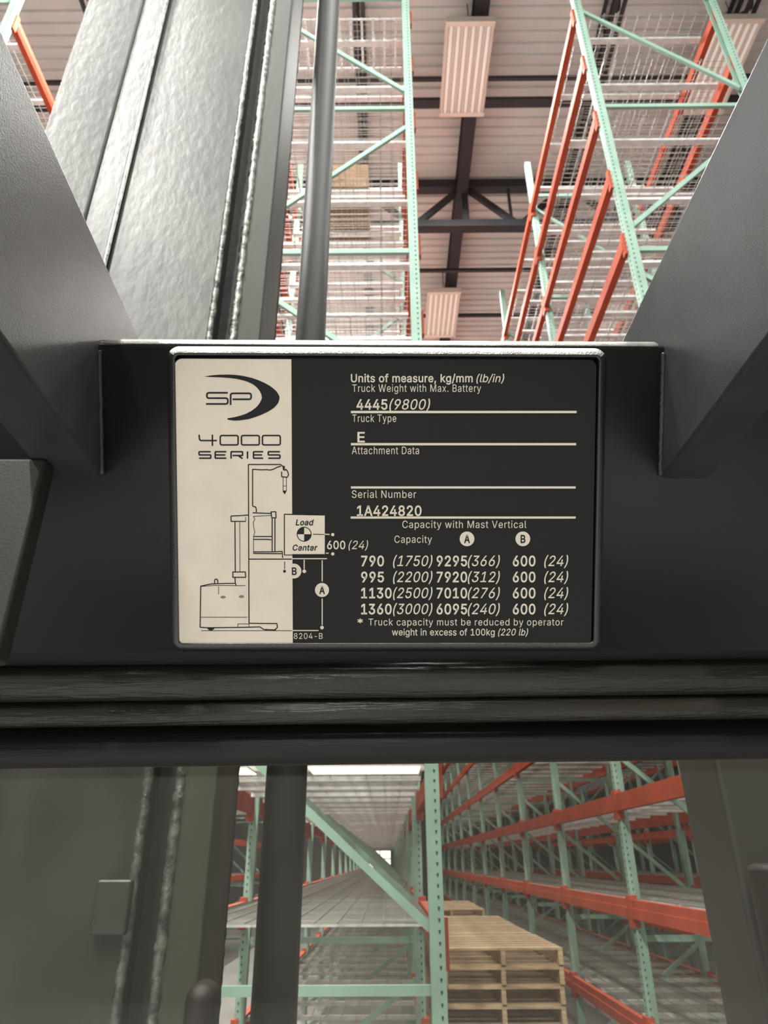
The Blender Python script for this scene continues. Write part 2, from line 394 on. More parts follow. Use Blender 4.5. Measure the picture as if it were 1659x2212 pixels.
# crossbeam, as a profile in (t, n) extruded along the truck's width
def t_of(py, n=0): return face(W/2, py, n)[1]
def extr(pts, x0, x1, k=0): 
    m = MB().prism_x([tuple(loc3(0, t, n))[1:] for t, n in pts], x0, x1)
    m.v = [tuple(Vector(v)+U*(k*v[0])) for v in m.v]; return m
def arc(ct, cn, r, a0, a1, k=6): return [(ct + r*math.cos(math.radians(a0+(a1-a0)*i/k)), cn + r*math.sin(math.radians(a0+(a1-a0)*i/k))) for i in range(k+1)]
tt, tb = t_of(729), t_of(1408)
rr = .008
prof = [(tt-.0052+.0052*math.cos(math.radians(q)), -.013+.013*math.sin(math.radians(q))) for q in range(0, 91, 9)] + [(tb, 0), (tb, -.045), (tt, -.045)]
XL, XR = -.42, .42
xl = face(60, 1100)[0]+O.x; rxi_ = face(1424, 735)[0]+O.x; lxi_ = face(224, 735)[0]+O.x
extr(prof, xl-.2, XR).obj('crossbeam', 'paint', truck, smooth=True)
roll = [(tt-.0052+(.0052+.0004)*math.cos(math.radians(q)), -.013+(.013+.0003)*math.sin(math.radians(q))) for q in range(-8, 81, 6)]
extr(roll + [(tt-.006, -.013)], lxi_, rxi_).obj('top_edge_highlight', 'edge', truck, smooth=True, label='bright highlight along the top edge')  # pale strip painted as the highlight on the beam's rolled top
def rounded_rect(s0, s1, t0, t1, r, k=8):
    p = []
    for cs, ct, a in ((s1-r, t1-r, 0), (s0+r, t1-r, 90), (s0+r, t0+r, 180), (s1-r, t0+r, 270)):
        for i in range(k+1):
            q = math.radians(a+90*i/k); p.append((cs+r*math.cos(q), ct+r*math.sin(q)))
    return p
def bez(m, s0, s1, t0, t1, r, h, b):        # rounded pad with a rolled edge
    rings = []
    for i in range(5):
        q = math.radians(90*i/4); ins = b*(1-math.cos(q)); hh = h-b+b*math.sin(q)
        rings.append([(x, y, hh) for x, y in rounded_rect(s0+ins, s1-ins, t0+ins, t1-ins, max(r-ins, .0005))])
    rings.insert(0, [(x, y, 0) for x, y, _ in rings[0]])
    n = len(rings[0]); vs = [v for rg in rings for v in rg]; fs = []
    for k in range(len(rings)-1):
        for i in range(n): fs.append((k*n+i, k*n+(i+1)%n, (k+1)*n+(i+1)%n, (k+1)*n+i))
    fs.append(tuple(range((len(rings)-1)*n, len(rings)*n)))
    return m.add(vs, fs)
# raised bezel the plate sits on: a ring
PADH = .0055; PB = .0038
s0, t1 = face(362, 749, 0); s1, t0 = face(1296, 1404, 0)
def ring_mesh():
    m = MB(); outer, inner = .0045, .0030
    prof_r = [(.0046*(1-math.cos(math.radians(q))), PADH*math.sin(math.radians(q))) for q in range(0, 91, 10)] + [(.0048, PADH-.0001), (.0050, PADH-.0004), (.0052, PB)]
    rings = []
    for ins, h in prof_r: rings.append([(x, y, h) for x, y in rounded_rect(s0+ins, s1-ins, t0+ins, t1-ins, max(.0065-ins, .002))])
    n = len(rings[0]); vs = [v for rg in rings for v in rg]; fs = []
    for k in range(len(rings)-1):
        for i in range(n): fs.append((k*n+i, k*n+(i+1)%n, (k+1)*n+(i+1)%n, (k+1)*n+i))
    return m.add(vs, fs)
bz = ring_mesh().obj('plate_bezel', 'bezel', truck, smooth=True); bz.matrix_local = PM
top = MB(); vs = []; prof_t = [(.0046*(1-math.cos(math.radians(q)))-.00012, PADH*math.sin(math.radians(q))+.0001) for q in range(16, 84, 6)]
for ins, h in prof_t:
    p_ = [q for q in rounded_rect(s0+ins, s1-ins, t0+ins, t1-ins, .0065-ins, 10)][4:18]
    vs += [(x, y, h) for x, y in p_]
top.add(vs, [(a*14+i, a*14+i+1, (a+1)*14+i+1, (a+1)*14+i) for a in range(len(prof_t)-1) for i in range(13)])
tw = top.obj('bezel_highlight', 'edge', truck, smooth=True, label='bright highlight along the top of the plate bezel'); tw.matrix_local = PM  # pale band painted as the highlight on the bezel's upper edge
# capacity plate
ps0, pt1 = face(377, 773, PB+.001); ps1, pt0 = face(1277, 1394, PB+.001)
def flat_ngon(poly, z, mname, name, parent, **kw):
    m = MB().add([(x, y, z) for x, y in poly], [tuple(range(len(poly)))]); o = m.obj(name, mname, parent, **kw)
    if o.data.polygons[0].normal.z < 0: o.data.flip_normals()
    return o
plate = MB(); pr = rounded_rect(ps0, ps1, pt0, pt1, .0038)
n = len(pr); plate.add([(x, y, 0) for x, y in pr] + [(x, y, .001) for x, y in pr], [tuple(range(n-1,-1,-1)), tuple(range(n, 2*n))] + [(i, (i+1)%n, (i+1)%n+n, i+n) for i in range(n)])
plate = plate.obj('capacity_plate', 'label', truck, label='black and cream printed capacity plate'); plate.matrix_local = PM @ Matrix.Translation((0, 0, PB))
ZC, ZI, ZT = .00106, .00112, .00118
def F(px, py, z=.0011): return face(px, py, z+PB)
# cream panel with rounded left corners
c = [p for p in rounded_rect(*(F(377,773)[0], F(630,773)[0]+.02), F(0,1394)[1], F(0,773)[1], .0038)]
xr = F(631, 1100)[0]
c = [(min(x, xr), y) for x, y in c]
cc = []
for p in c:
    if not cc or (abs(p[0]-cc[-1][0])+abs(p[1]-cc[-1][1])) > 1e-7: cc.append(p)
def slab(poly, z, mname, name, th=.00004, **kw):
    n = len(poly); ar = sum(poly[i][0]*poly[(i+1)%n][1]-poly[(i+1)%n][0]*poly[i][1] for i in range(n))
    if ar < 0: poly = poly[::-1]
    m = MB().add([(x,y,z-th) for x,y in poly]+[(x,y,z) for x,y in poly], [tuple(range(n-1,-1,-1)), tuple(range(n,2*n))]+[(i,(i+1)%n,(i+1)%n+n,i+n) for i in range(n)])
    return m.obj(name, mname, plate, **kw)
slab(cc, ZC, 'cream', 'cream_panel')
def disc(px, py, r, k=28, a0=0, a1=360): 
    full = a1-a0 == 360
    pts = [(px + r*math.cos(math.radians(a0+(a1-a0)*i/k)), py - r*math.sin(math.radians(a0+(a1-a0)*i/k))) for i in range(k if full else k+1)]
    if not full: pts.append((px, py))
    return [F(*p) for p in pts]
def ribbon(m, pts, w, z):                   # stroke of constant width, pts in face coordinates
    P = []
    for p in pts:
        p = Vector(p)
        if not P or (p-P[-1]).length > 1e-6: P.append(p)
    L, R = [], []
    closed = (P[0]-P[-1]).length < 1e-6
    if closed: P = P[:-1]
    n = len(P)
    for i in range(n):
        if closed: a, b = P[i-1], P[(i+1)%n]
        else: a, b = P[max(i-1,0)], P[min(i+1,n-1)]
        d1 = (P[i]-a); d2 = (b-P[i])
        if d1.length < 1e-9: d1 = d2
        if d2.length < 1e-9: d2 = d1
        d1.normalize(); d2.normalize(); d = (d1+d2)
        d = d.normalized() if d.length > 1e-6 else d1
        nn = Vector((-d.y, d.x)); cs = max(.5, nn.dot(Vector((-d1.y, d1.x)))); o = nn*(w/2/cs); L.append(P[i]+o); R.append(P[i]-o)
    vs = [(p.x,p.y,z) for p in L]+[(p.x,p.y,z) for p in R]
    rg = range(n if closed else n-1)
    m.add(vs, [(i, i+n, (i+1)%n+n, (i+1)%n) for i in rg])
PX = .35/FPX
def smooth_pts(pts, r=1):                   # cut the corners of a polyline
    out = [pts[0]]
    for i in range(1, len(pts)-1):
        a, b, c_ = Vector(pts[i-1]), Vector(pts[i]), Vector(pts[i+1])
        u, v = (a-b), (c_-b); ru = min(r, u.length*.45); rv = min(r, v.length*.45)
        p, q = b+u.normalized()*ru, b+v.normalized()*rv
        for k in range(5):
            s = k/4; out.append(tuple(p*(1-s)**2 + b*2*s*(1-s) + q*s*s))
    out.append(pts[-1]); return out
def strokes(name, lines, w, mname, z=ZI, r=0, ox=0, oy=0, sc=1.0):
    m = MB()
    for ln in lines:
        ww = w
        if isinstance(ln, tuple) and isinstance(ln[1], (float, int)) and isinstance(ln[0], list): ln, ww = ln
        pts = [(ox + x/sc, oy + y/sc) for x, y in ln]
        if r: pts = smooth_pts(pts, r)
        ribbon(m, [F(*p) for p in pts], ww*PX, z)
    o = m.obj(name, mname, plate)
    me = o.data
    for p in me.polygons:
        pass
    return o
GLYPHS = {"(":[273,[[89,207,92,264,101,324,114,384,132,441,153,494,177,539,236,539,212,485,191,428,174,370,161,313,154,258,151,207,154,161,160,115,172,67,188,16,209,-38,236,-96,177,-96,139,-21,111,55,95,131]]],")":[273,[[37,-96,64,-37,86,18,102,69,113,116,120,162,122,207,119,258,112,313,99,370,82,428,62,485,37,539,97,539,121,494,142,441,159,384,173,323,181,264,184,207,178,130,161,53,134,-22,97,-96]]],"*":[453,[[201,223,206,331,114,272,89,315,186,365,89,415,114,459,206,400,201,509,250,509,246,400,337,459,362,415,266,365,362,315,337,272,246,331,250,223]]],",":[188,[[38,-119,68,71,137,71,84,-119]]],"-":[453,[[337,244,337,188,114,188,114,244]]],".":[188,[[95,-4,78,-1,63,9,53,24,50,41,53,59,63,73,78,83,95,87,113,83,128,73,138,59,141,41,138,24,128,9,113,-1]]],"/":[249,[[235,533,71,-76,14,-76,178,533]]],"0":[453,[[227,-7,174,1,130,24,95,62,69,113,53,178,48,254,53,330,69,395,95,447,130,484,174,508,227,516,279,508,323,484,358,447,384,395,400,330,405,254,400,178,384,113,359,62,323,24,279,1],[227,50,261,56,290,74,313,103,330,144,340,194,344,254,340,314,330,365,313,405,290,435,261,453,227,460,192,453,163,435,140,405,123,365,113,314,109,254,113,194,123,144,140,103,163,74,192,56]]],"1":[453,[[76,0,76,55,391,55,391,0],[276,509,276,0,212,0,212,448,209,448,86,358,86,427,198,509]]],"2":[453,[[64,0,64,47,234,229,261,257,282,282,299,305,311,327,318,348,320,371,317,397,308,419,293,436,273,449,250,457,224,460,196,457,172,447,153,433,139,413,130,390,127,362,66,362,71,405,86,442,111,473,143,496,182,511,225,516,268,511,306,497,337,474,361,445,376,411,381,372,378,345,371,318,357,290,336,259,306,223,267,180,153,60,153,57,389,57,389,0]]],"3":[453,[[218,-7,173,-3,133,10,98,30,70,57,52,91,44,132,109,132,115,107,126,87,144,71,165,59,191,52,219,50,248,53,275,61,297,74,315,93,325,116,329,145,326,172,316,196,299,217,275,234,242,244,201,248,157,248,157,299,288,448,288,452,70,452,70,509,372,509,372,461,211,278,211,289,264,288,308,276,344,253,371,222,387,186,393,145,387,103,370,66,344,36,309,12,266,-2]]],"4":[453,[[40,105,40,158,247,509,311,509,109,166,109,163,413,163,413,105],[282,0,282,121,282,146,282,318,343,318,343,0]]],"5":[453,[[221,-7,178,-2,140,11,108,32,83,60,66,93,60,130,122,130,127,108,138,89,154,73,173,60,196,52,221,50,250,53,276,64,298,82,314,104,324,131,328,162,324,193,314,221,297,244,275,262,248,273,218,277,192,275,167,268,145,258,128,246,67,253,96,509,366,509,366,452,151,452,134,301,136,301,155,315,178,325,203,331,229,334,263,330,294,321,321,306,345,285,364,260,379,231,388,199,391,163,385,117,369,76,343,41,309,15,268,-1]]],"6":[453,[[226,-7,182,-1,142,15,109,40,84,74,69,115,64,162,68,199,80,239,102,285,137,340,252,509,322,509,151,261,145,261,154,275,165,288,179,299,196,307,214,312,235,314,278,309,316,295,346,271,370,240,384,201,389,157,384,112,368,73,343,39,310,14,271,-2],[226,48,254,52,279,63,299,79,314,101,324,128,327,157,324,187,314,213,299,235,279,251,254,262,226,265,198,262,174,252,153,235,138,214,128,188,125,158,128,128,138,102,153,79,174,63,198,52]]],"7":[453,[[97,0,323,448,323,452,62,452,62,509,391,509,391,449,165,0]]],"8":[453,[[226,-7,178,-2,136,11,101,33,74,62,57,96,52,135,55,166,65,195,81,220,101,241,125,256,153,265,153,267,119,282,93,308,76,342,70,380,75,417,90,450,114,477,146,498,184,511,226,516,269,511,306,498,337,477,361,450,377,417,382,380,376,342,359,308,333,282,300,267,300,265,327,256,351,241,372,220,387,195,397,166,401,135,395,96,378,62,352,33,317,11,275,-2],[226,49,258,52,285,60,307,74,323,91,333,113,337,139,333,165,322,189,305,208,283,223,256,232,226,235,196,232,169,223,147,208,130,189,119,165,115,139,119,113,129,91,145,74,167,60,195,52],[226,290,252,292,274,300,293,313,307,330,316,351,319,376,316,399,308,420,294,437,275,449,252,457,226,460,200,457,177,449,159,437,145,420,136,399,133,376,136,351,145,330,159,313,178,300,201,292]]],"9":[453,[[226,516,271,510,310,494,343,468,368,434,384,393,389,347,385,309,373,270,350,224,315,168,200,0,130,0,301,248,307,248,299,234,287,221,273,210,257,202,238,196,218,195,175,199,137,214,106,237,83,269,68,307,64,352,69,397,85,436,110,469,143,494,182,510],[226,460,199,457,174,446,154,429,138,407,129,381,125,352,129,322,138,295,154,274,174,257,199,247,226,243,254,247,279,257,299,273,314,295,324,321,327,350,324,381,314,407,299,429,279,446,254,457]]],"A":[480,[[16,0,201,509,276,509,463,0,395,0,287,302,276,334,264,372,250,420,232,478,245,478,228,419,213,371,201,333,191,302,85,0],[110,142,110,199,370,199,370,142]]],"B":[456,[[60,0,60,509,241,509,289,504,329,491,359,469,381,442,394,410,398,374,395,344,387,320,373,301,356,286,336,275,315,267,315,262,339,257,363,245,385,227,402,203,414,173,418,136,413,100,400,67,377,39,344,18,301,4,247,0],[125,57,245,57,296,63,330,80,349,105,355,137,352,161,342,184,327,203,306,218,279,228,248,231,125,231],[125,285,238,285,265,288,288,296,308,309,323,326,333,348,336,372,330,403,313,429,283,446,240,452,125,452]]],"C":[510,[[267,-7,205,1,150,25,104,63,70,115,48,179,40,254,48,329,70,393,104,445,150,484,205,508,267,516,305,513,340,504,373,490,402,471,427,447,448,418,463,385,473,348,408,348,401,373,389,395,375,413,357,428,337,440,315,449,292,454,267,456,223,450,184,432,150,403,125,364,109,314,103,254,109,194,125,145,151,105,184,76,223,59,267,53,292,55,315,60,337,69,357,81,375,96,389,114,401,136,408,160,473,160,463,124,448,91,428,62,402,38,373,19,341,5,305,-4]]],"D":[502,[[219,0,96,0,96,57,215,57,272,63,318,81,354,110,379,149,394,198,399,255,394,312,379,361,354,399,320,428,275,446,221,452,93,452,93,509,225,509,294,501,353,478,399,441,433,391,455,329,462,255,455,181,433,119,398,68,351,31,291,8],[125,509,125,0,60,0,60,509]]],"E":[419,[[60,0,60,509,372,509,372,452,125,452,125,286,355,286,355,229,125,229,125,57,375,57,375,0]]],"L":[393,[[60,0,60,509,125,509,125,57,361,57,361,0]]],"M":[628,[[60,0,60,509,152,509,277,187,282,174,287,159,293,141,299,123,305,103,311,84,317,65,322,49,307,49,312,65,318,83,324,102,330,121,336,140,342,158,348,174,352,187,476,509,568,509,568,0,504,0,504,291,504,308,504,327,505,347,505,369,506,391,506,413,507,435,507,457,513,457,505,433,498,409,490,386,482,363,474,341,467,322,461,305,456,291,342,0,286,0,170,291,165,304,159,321,152,340,145,361,137,384,129,408,121,432,112,457,119,457,119,437,120,416,120,394,121,372,121,350,122,328,122,309,122,291,122,0]]],"N":[523,[[60,0,60,509,136,509,343,183,352,169,363,151,375,130,388,107,401,82,414,55,405,54,402,81,401,108,400,134,399,157,399,178,399,195,399,509,463,509,463,0,387,0,202,290,190,310,177,331,164,354,148,381,130,413,108,452,119,454,121,417,122,384,123,354,124,328,125,307,125,291,125,0]]],"S":[447,[[224,-9,172,-4,128,9,91,31,64,60,46,96,38,137,104,137,110,110,123,88,142,71,166,59,194,52,224,49,257,52,286,60,311,74,329,92,341,114,346,139,342,161,332,179,316,193,296,205,272,214,245,222,184,239,128,260,86,289,60,326,52,372,58,413,75,448,102,476,138,498,180,511,227,516,275,511,316,498,351,476,377,449,394,415,401,378,337,378,326,412,302,437,267,453,225,459,194,456,167,448,145,435,129,418,118,398,115,376,119,352,131,334,148,319,169,308,191,300,212,293,264,279,287,272,312,264,336,252,359,238,379,220,395,198,405,171,408,139,403,99,386,64,360,34,323,11,278,-4]]],"T":[449,[[32,452,32,509,417,509,417,452,257,452,257,0,193,0,193,452]]],"U":[517,[[259,-8,203,-2,154,15,114,43,85,80,66,124,60,173,60,509,124,509,124,178,128,144,141,113,160,87,187,68,220,56,259,52,298,56,331,68,357,87,377,113,389,144,393,178,393,509,457,509,457,173,451,124,433,80,403,43,363,15,315,-2]]],"V":[480,[[204,0,16,509,84,509,192,206,203,176,215,137,230,89,248,31,235,31,252,90,267,138,279,176,290,206,395,509,463,509,278,0]]],"W":[686,[[155,0,16,509,82,509,163,196,170,171,175,145,181,120,187,94,192,67,197,40,189,40,194,67,200,94,205,120,211,145,218,171,224,196,306,509,380,509,462,196,468,171,474,145,480,120,486,94,492,67,497,40,488,40,493,67,499,94,504,120,510,145,517,171,523,196,603,509,670,509,530,0,455,0,368,323,359,356,351,391,344,431,336,475,350,475,342,433,335,395,327,359,318,323,230,0]]],"a":[389,[[160,-9,126,-5,94,5,68,22,48,45,35,73,30,108,34,138,43,161,58,179,78,193,100,203,125,211,152,216,178,220,209,224,234,227,252,230,265,235,273,243,276,255,276,257,273,279,267,297,256,311,240,322,220,329,196,331,171,329,149,322,132,313,118,301,107,288,100,274,41,291,57,322,79,346,104,364,133,375,163,382,194,384,215,383,239,379,263,372,286,360,306,343,322,320,333,290,337,251,337,0,277,0,277,52,272,52,264,38,252,25,236,12,215,1,190,-6],[170,45,202,49,228,59,248,74,263,93,272,115,276,138,276,190,270,186,259,182,246,179,231,176,216,173,200,171,186,169,175,168,154,164,134,159,117,150,103,139,95,124,92,105,94,87,102,72,114,61,130,52,149,47]]],"b":[424,[[229,-8,198,-5,172,4,153,17,138,31,127,46,118,59,112,59,112,0,53,0,53,509,114,509,114,319,118,319,127,331,137,346,152,360,171,373,197,381,229,384,274,378,313,361,345,332,370,293,385,245,390,189,385,133,370,84,346,45,313,16,274,-2],[220,47,253,51,279,66,301,88,316,117,325,151,328,189,325,227,316,261,301,290,280,311,253,325,220,330,188,325,161,312,140,291,125,263,116,229,113,189,116,150,125,115,140,86,162,65,188,51]]],"c":[396,[[207,-8,159,-2,117,16,82,46,56,85,40,133,34,187,40,243,56,291,82,330,117,360,159,378,207,384,234,383,260,377,284,368,305,356,324,341,340,322,353,301,362,277,303,262,298,276,290,289,281,301,270,311,257,319,242,325,226,329,207,330,173,325,145,310,124,287,108,258,99,224,96,187,99,151,108,117,124,89,145,66,173,51,207,46,226,48,243,52,258,58,271,66,282,76,292,89,299,102,304,117,363,102,354,78,341,56,325,37,306,21,285,9,261,-1,235,-6]]],"d":[424,[[195,-8,151,-2,111,16,79,45,55,84,39,133,34,189,39,245,55,293,79,332,112,361,151,378,196,384,228,381,253,373,272,360,287,346,298,331,306,319,311,319,311,509,372,509,372,0,313,0,313,59,307,59,298,46,287,31,272,17,252,4,227,-5],[205,47,236,51,263,65,284,86,299,115,309,150,312,189,309,229,300,263,284,291,263,312,237,325,205,330,172,325,145,311,124,290,108,261,99,227,96,189,99,151,109,117,124,88,145,66,172,51]]],"e":[404,[[212,-8,161,-2,117,16,82,46,56,85,40,132,34,187,39,242,55,290,81,329,115,359,157,378,205,384,236,382,266,374,294,361,319,341,341,315,357,282,368,242,371,194,371,169,75,169,75,221,338,221,310,202,307,237,298,269,283,294,263,314,237,326,205,330,173,326,146,313,125,294,109,270,99,241,96,211,96,178,100,139,110,106,128,80,151,61,179,50,212,46,234,48,254,53,271,61,285,73,297,88,306,105,365,91,353,63,335,39,311,19,283,4,249,-5]]],"f":[254,[[228,379,228,327,6,327,6,379],[81,0,81,432,84,461,96,486,113,505,135,519,161,527,187,530,207,529,222,527,234,524,243,521,227,468,222,470,215,472,206,473,195,474,171,470,154,460,145,443,142,419,142,0]]],"g":[425,[[207,-151,168,-148,134,-140,105,-127,82,-110,64,-91,51,-69,101,-41,110,-53,122,-66,136,-78,154,-88,178,-95,207,-97,249,-92,282,-75,304,-47,311,-6,311,68,306,68,298,56,287,41,272,28,252,16,227,8,195,5,152,10,113,27,80,53,55,90,39,136,34,191,39,246,55,293,80,332,112,361,152,378,196,384,228,382,253,373,273,360,288,346,299,331,308,319,313,319,313,379,372,379,372,-9,367,-54,350,-90,324,-117,291,-136,251,-147],[205,59,237,63,264,75,285,95,300,121,309,154,312,193,309,231,300,264,285,291,264,312,237,325,205,330,172,325,145,312,124,290,109,262,99,229,96,193,99,155,109,123,124,96,145,76,172,63]]],"h":[410,[[114,227,114,0,53,0,53,509,114,509,114,287,102,287,124,332,152,362,187,379,227,384,264,380,295,369,321,349,341,321,353,285,357,240,357,0,296,0,296,235,290,275,273,304,246,323,210,329,184,326,161,317,141,303,126,283,117,257]]],"i":[167,[[53,0,53,379,114,379,114,0],[84,443,67,446,54,455,44,468,41,483,44,499,54,512,67,521,84,524,100,521,114,512,123,499,126,483,123,468,114,455,100,446]]],"k":[381,[[110,137,110,212,121,212,284,379,360,379,184,199,177,199],[53,0,53,509,114,509,114,0],[294,0,148,186,191,229,372,0]]],"l":[189,[[139,-2,101,3,74,20,58,47,53,84,53,509,114,509,114,99,115,77,120,62,130,54,146,52,154,52,160,53,165,53,170,54,181,3,172,1,162,-1,151,-2]]],"m":[610,[[53,0,53,379,112,379,112,295,108,295,118,323,132,346,151,363,172,376,195,384,219,386,257,380,287,361,309,331,321,295,312,295,322,321,337,343,357,361,381,375,407,383,437,386,468,383,497,372,522,354,541,328,553,296,557,255,557,0,496,0,496,254,490,289,473,313,447,326,419,330,395,328,374,320,358,307,345,290,338,270,335,247,335,0,274,0,274,260,269,288,253,311,229,326,199,330,178,328,158,320,140,307,126,289,117,266,114,238,114,0]]],"n":[410,[[114,227,114,0,53,0,53,379,112,379,112,287,102,287,124,332,152,362,187,379,227,384,264,380,295,369,321,349,341,321,353,285,357,240,357,0,296,0,296,235,290,275,273,304,246,323,210,329,184,326,161,317,141,303,126,283,117,257]]],"o":[415,[[207,-8,159,-2,117,16,82,46,56,85,40,133,34,187,40,243,56,291,82,330,117,360,159,378,207,384,256,378,299,360,333,330,359,291,376,243,381,187,376,133,359,85,333,46,299,16,256,-2],[207,46,242,51,270,66,292,89,307,117,316,151,319,187,316,224,307,258,292,287,270,310,242,325,207,330,173,325,145,310,124,287,108,258,99,224,96,187,99,151,108,117,124,89,145,66,173,51]]],"p":[424,[[53,-143,53,379,112,379,112,319,118,319,126,331,137,346,152,360,171,373,197,381,229,384,274,378,313,361,345,332,370,293,385,245,390,189,385,133,370,84,346,45,313,16,274,-2,229,-8,198,-5,173,4,153,17,138,31,127,46,118,59,114,59,114,-143],[220,47,253,51,279,66,301,88,316,117,325,151,328,189,325,227,316,261,301,290,280,311,253,325,220,330,188,325,161,312,140,291,125,263,116,229,113,189,116,150,125,115,140,86,162,65,188,51]]],"r":[259,[[53,0,53,379,112,379,112,321,115,321,130,347,152,367,181,380,213,385,221,385,229,384,237,384,243,384,243,322,239,323,230,324,219,325,207,326,182,323,159,315,140,301,126,284,117,262,114,237,114,0]]],"s":[365,[[182,-8,145,-5,112,3,84,18,62,38,45,63,36,94,94,107,105,79,124,60,150,49,181,45,217,50,244,62,262,81,268,103,265,121,254,136,237,147,212,155,149,170,104,186,72,208,53,237,47,274,51,305,65,332,87,354,115,370,149,381,187,384,223,381,254,372,279,358,299,339,314,316,324,290,268,277,258,298,243,316,219,328,187,333,156,329,131,317,114,299,109,277,112,258,124,243,144,232,172,223,229,209,275,194,306,171,325,142,331,107,326,75,312,47,290,24,260,6,223,-5]]],"t":[227,[[204,379,204,327,6,327,6,379],[65,471,126,471,126,98,128,76,136,61,150,53,170,50,177,50,185,51,194,52,202,54,213,2,203,-1,192,-3,180,-4,168,-4,125,2,92,21,72,52,65,93]]],"u":[410,[[182,-5,146,-1,115,11,89,31,69,59,57,95,53,139,53,379,114,379,114,144,119,105,137,75,164,56,200,50,226,53,249,62,268,77,283,97,293,122,296,153,296,379,357,379,357,0,298,0,298,92,307,92,286,47,257,17,222,0]]],"w":[567,[[138,0,23,379,87,379,133,214,143,177,154,137,165,91,175,41,165,41,175,90,186,135,196,176,206,214,252,379,316,379,362,214,371,176,382,136,392,91,402,41,391,41,402,90,413,135,423,176,434,214,480,379,545,379,429,0,368,0,319,172,312,198,305,225,297,252,291,280,284,309,277,338,291,338,284,309,277,280,270,252,263,225,255,198,248,172,199,0]]],"x":[379,[[21,0,171,218,171,171,29,379,100,379,147,306,164,279,179,253,193,229,207,206,175,206,190,229,202,253,216,279,233,306,282,379,352,379,209,169,209,214,358,0,287,0,231,85,214,112,200,136,187,159,173,182,205,182,191,159,178,136,165,112,148,85,91,0]]],"y":[389,[[47,-139,61,-86,71,-87,88,-90,104,-89,118,-84,130,-74,141,-58,151,-36,163,-1,17,379,84,379,165,155,177,121,187,87,196,53,206,21,184,21,193,53,202,87,212,121,224,155,305,379,371,379,204,-58,191,-85,177,-107,159,-124,139,-136,117,-143,91,-145,77,-145,65,-143,54,-141]]]}   # outlines: advance, contours (x, y pairs in 1/1000 em)
GCACHE = {}
def inside(p, poly):
    c = False; n = len(poly)
    for i in range(n):
        (x1, y1), (x2, y2) = poly[i], poly[(i+1) % n]
        if (y1 > p[1]) != (y2 > p[1]) and p[0] < (x2-x1)*(p[1]-y1)/(y2-y1)+x1: c = not c
    return c
def glyph(ch_, bold):                       # verts and faces of one character
    if (ch_, bold) in GCACHE: return GCACHE[ch_, bold]
    polys = []
    for lp in GLYPHS[ch_][1]:
        p = []
        for i in range(0, len(lp), 2):
            q = (lp[i], lp[i+1])
            if not p or abs(q[0]-p[-1][0])+abs(q[1]-p[-1][1]) > 9: p.append(q)
        polys.append(p)
    hole = [any(j != i and all(inside(q, polys[j]) for q in polys[i]+[((a[0]+b[0])/2, (a[1]+b[1])/2) for a, b in zip(polys[i], polys[i][1:]+polys[i][:1])]) for j in range(len(polys))) for i in range(len(polys))]
    V, Fc = [], []
    for i, p in enumerate(polys):
        if hole[i]: continue
        cu = bpy.data.curves.new('t', 'CURVE'); cu.dimensions = '2D'; cu.fill_mode = 'BOTH'; cu.offset = bold or (.002 if ch_ in 'wW' else 0)
        for q in [p] + [polys[j] for j in range(len(polys)) if hole[j] and inside(polys[j][0], p)]:
            sp = cu.splines.new('POLY'); sp.points.add(len(q)-1); sp.use_cyclic_u = True
            for k_, (x, y) in enumerate(q): sp.points[k_].co = (x/1000, y/1000, 0, 1)
        to = bpy.data.objects.new('t', cu); me = to.to_mesh(); k0 = len(V)
        V += [(v.co.x, v.co.y) for v in me.vertices]; Fc += [tuple(x+k0 for x in f.vertices) for f in me.polygons]
        to.to_mesh_clear(); bpy.data.objects.remove(to); bpy.data.curves.remove(cu)
    GCACHE[ch_, bold] = (V, Fc); return V, Fc
def text(s, x0, x1, base, cap, mname='ink', bold=0, ital=0, z=ZT, name='lettering'):
    pen = 0; V, Fc = [], []
    for ch_ in s:
        if ch_ == ' ': pen += .22; continue
        gv, gf = glyph(ch_, bold); k0 = len(V)
        V += [(pen+x+y*ital, y) for x, y in gv]; Fc += [tuple(i+k0 for i in f) for f in gf]
        pen += GLYPHS[ch_][0]/1000 + bold*1.2 + (.035 if not bold and not ital else 0)
    xs = [v[0] for v in V]; a, b = min(xs), max(xs)
    (sa, ta), (sb, tb2) = F(x0, base), F(x1, base); _, tc_ = F((x0+x1)/2, base-cap)
    ch = .509 + bold
    m = MB(); m.add([(sa+(sb-sa)*(x-a)/(b-a), ta+(tb2-ta)*(x-a)/(b-a) + y/ch*(tc_-ta), z) for x, y in V], Fc)
    return m.obj(name, mname, plate)
B, I = .017, .22
text('Units of measure, kg/mm', 758, 1021, 825.5, 17, bold=.014)
text('(lb/in)', 1029, 1089, 825.5, 17, bold=.006, ital=I)
text('Truck Weight with Max. Battery', 761, 1039, 846.5, 15.5)
text('4445', 770, 837, 884.5, 22, bold=B); text('(9800)', 841, 929, 884.5, 22, bold=.006, ital=I)
text('Truck Type', 761, 856, 911.5, 16); text('E', 772, 788, 955, 22, bold=B)
text('Attachment Data', 760, 905, 981, 16); text('Serial Number', 760, 899, 1075.5, 16)
text('1A424820', 771, 910.5, 1114, 22, bold=B)
text('Capacity with Mast Vertical', 869, 1137, 1140.5, 15.5); text('Capacity', 852, 933, 1172.5, 15.5)
strokes('rule_line', [[(758,890),(1245.5,890)]], 5, 'ink'); strokes('rule_line', [[(758,959.5),(1244.5,959.5)]], 5, 'ink')
strokes('rule_line', [[(758,1053),(1243.5,1053)]], 4.6, 'ink'); strokes('rule_line', [[(757.5,1118),(1243.5,1118)]], 4.6, 'ink')
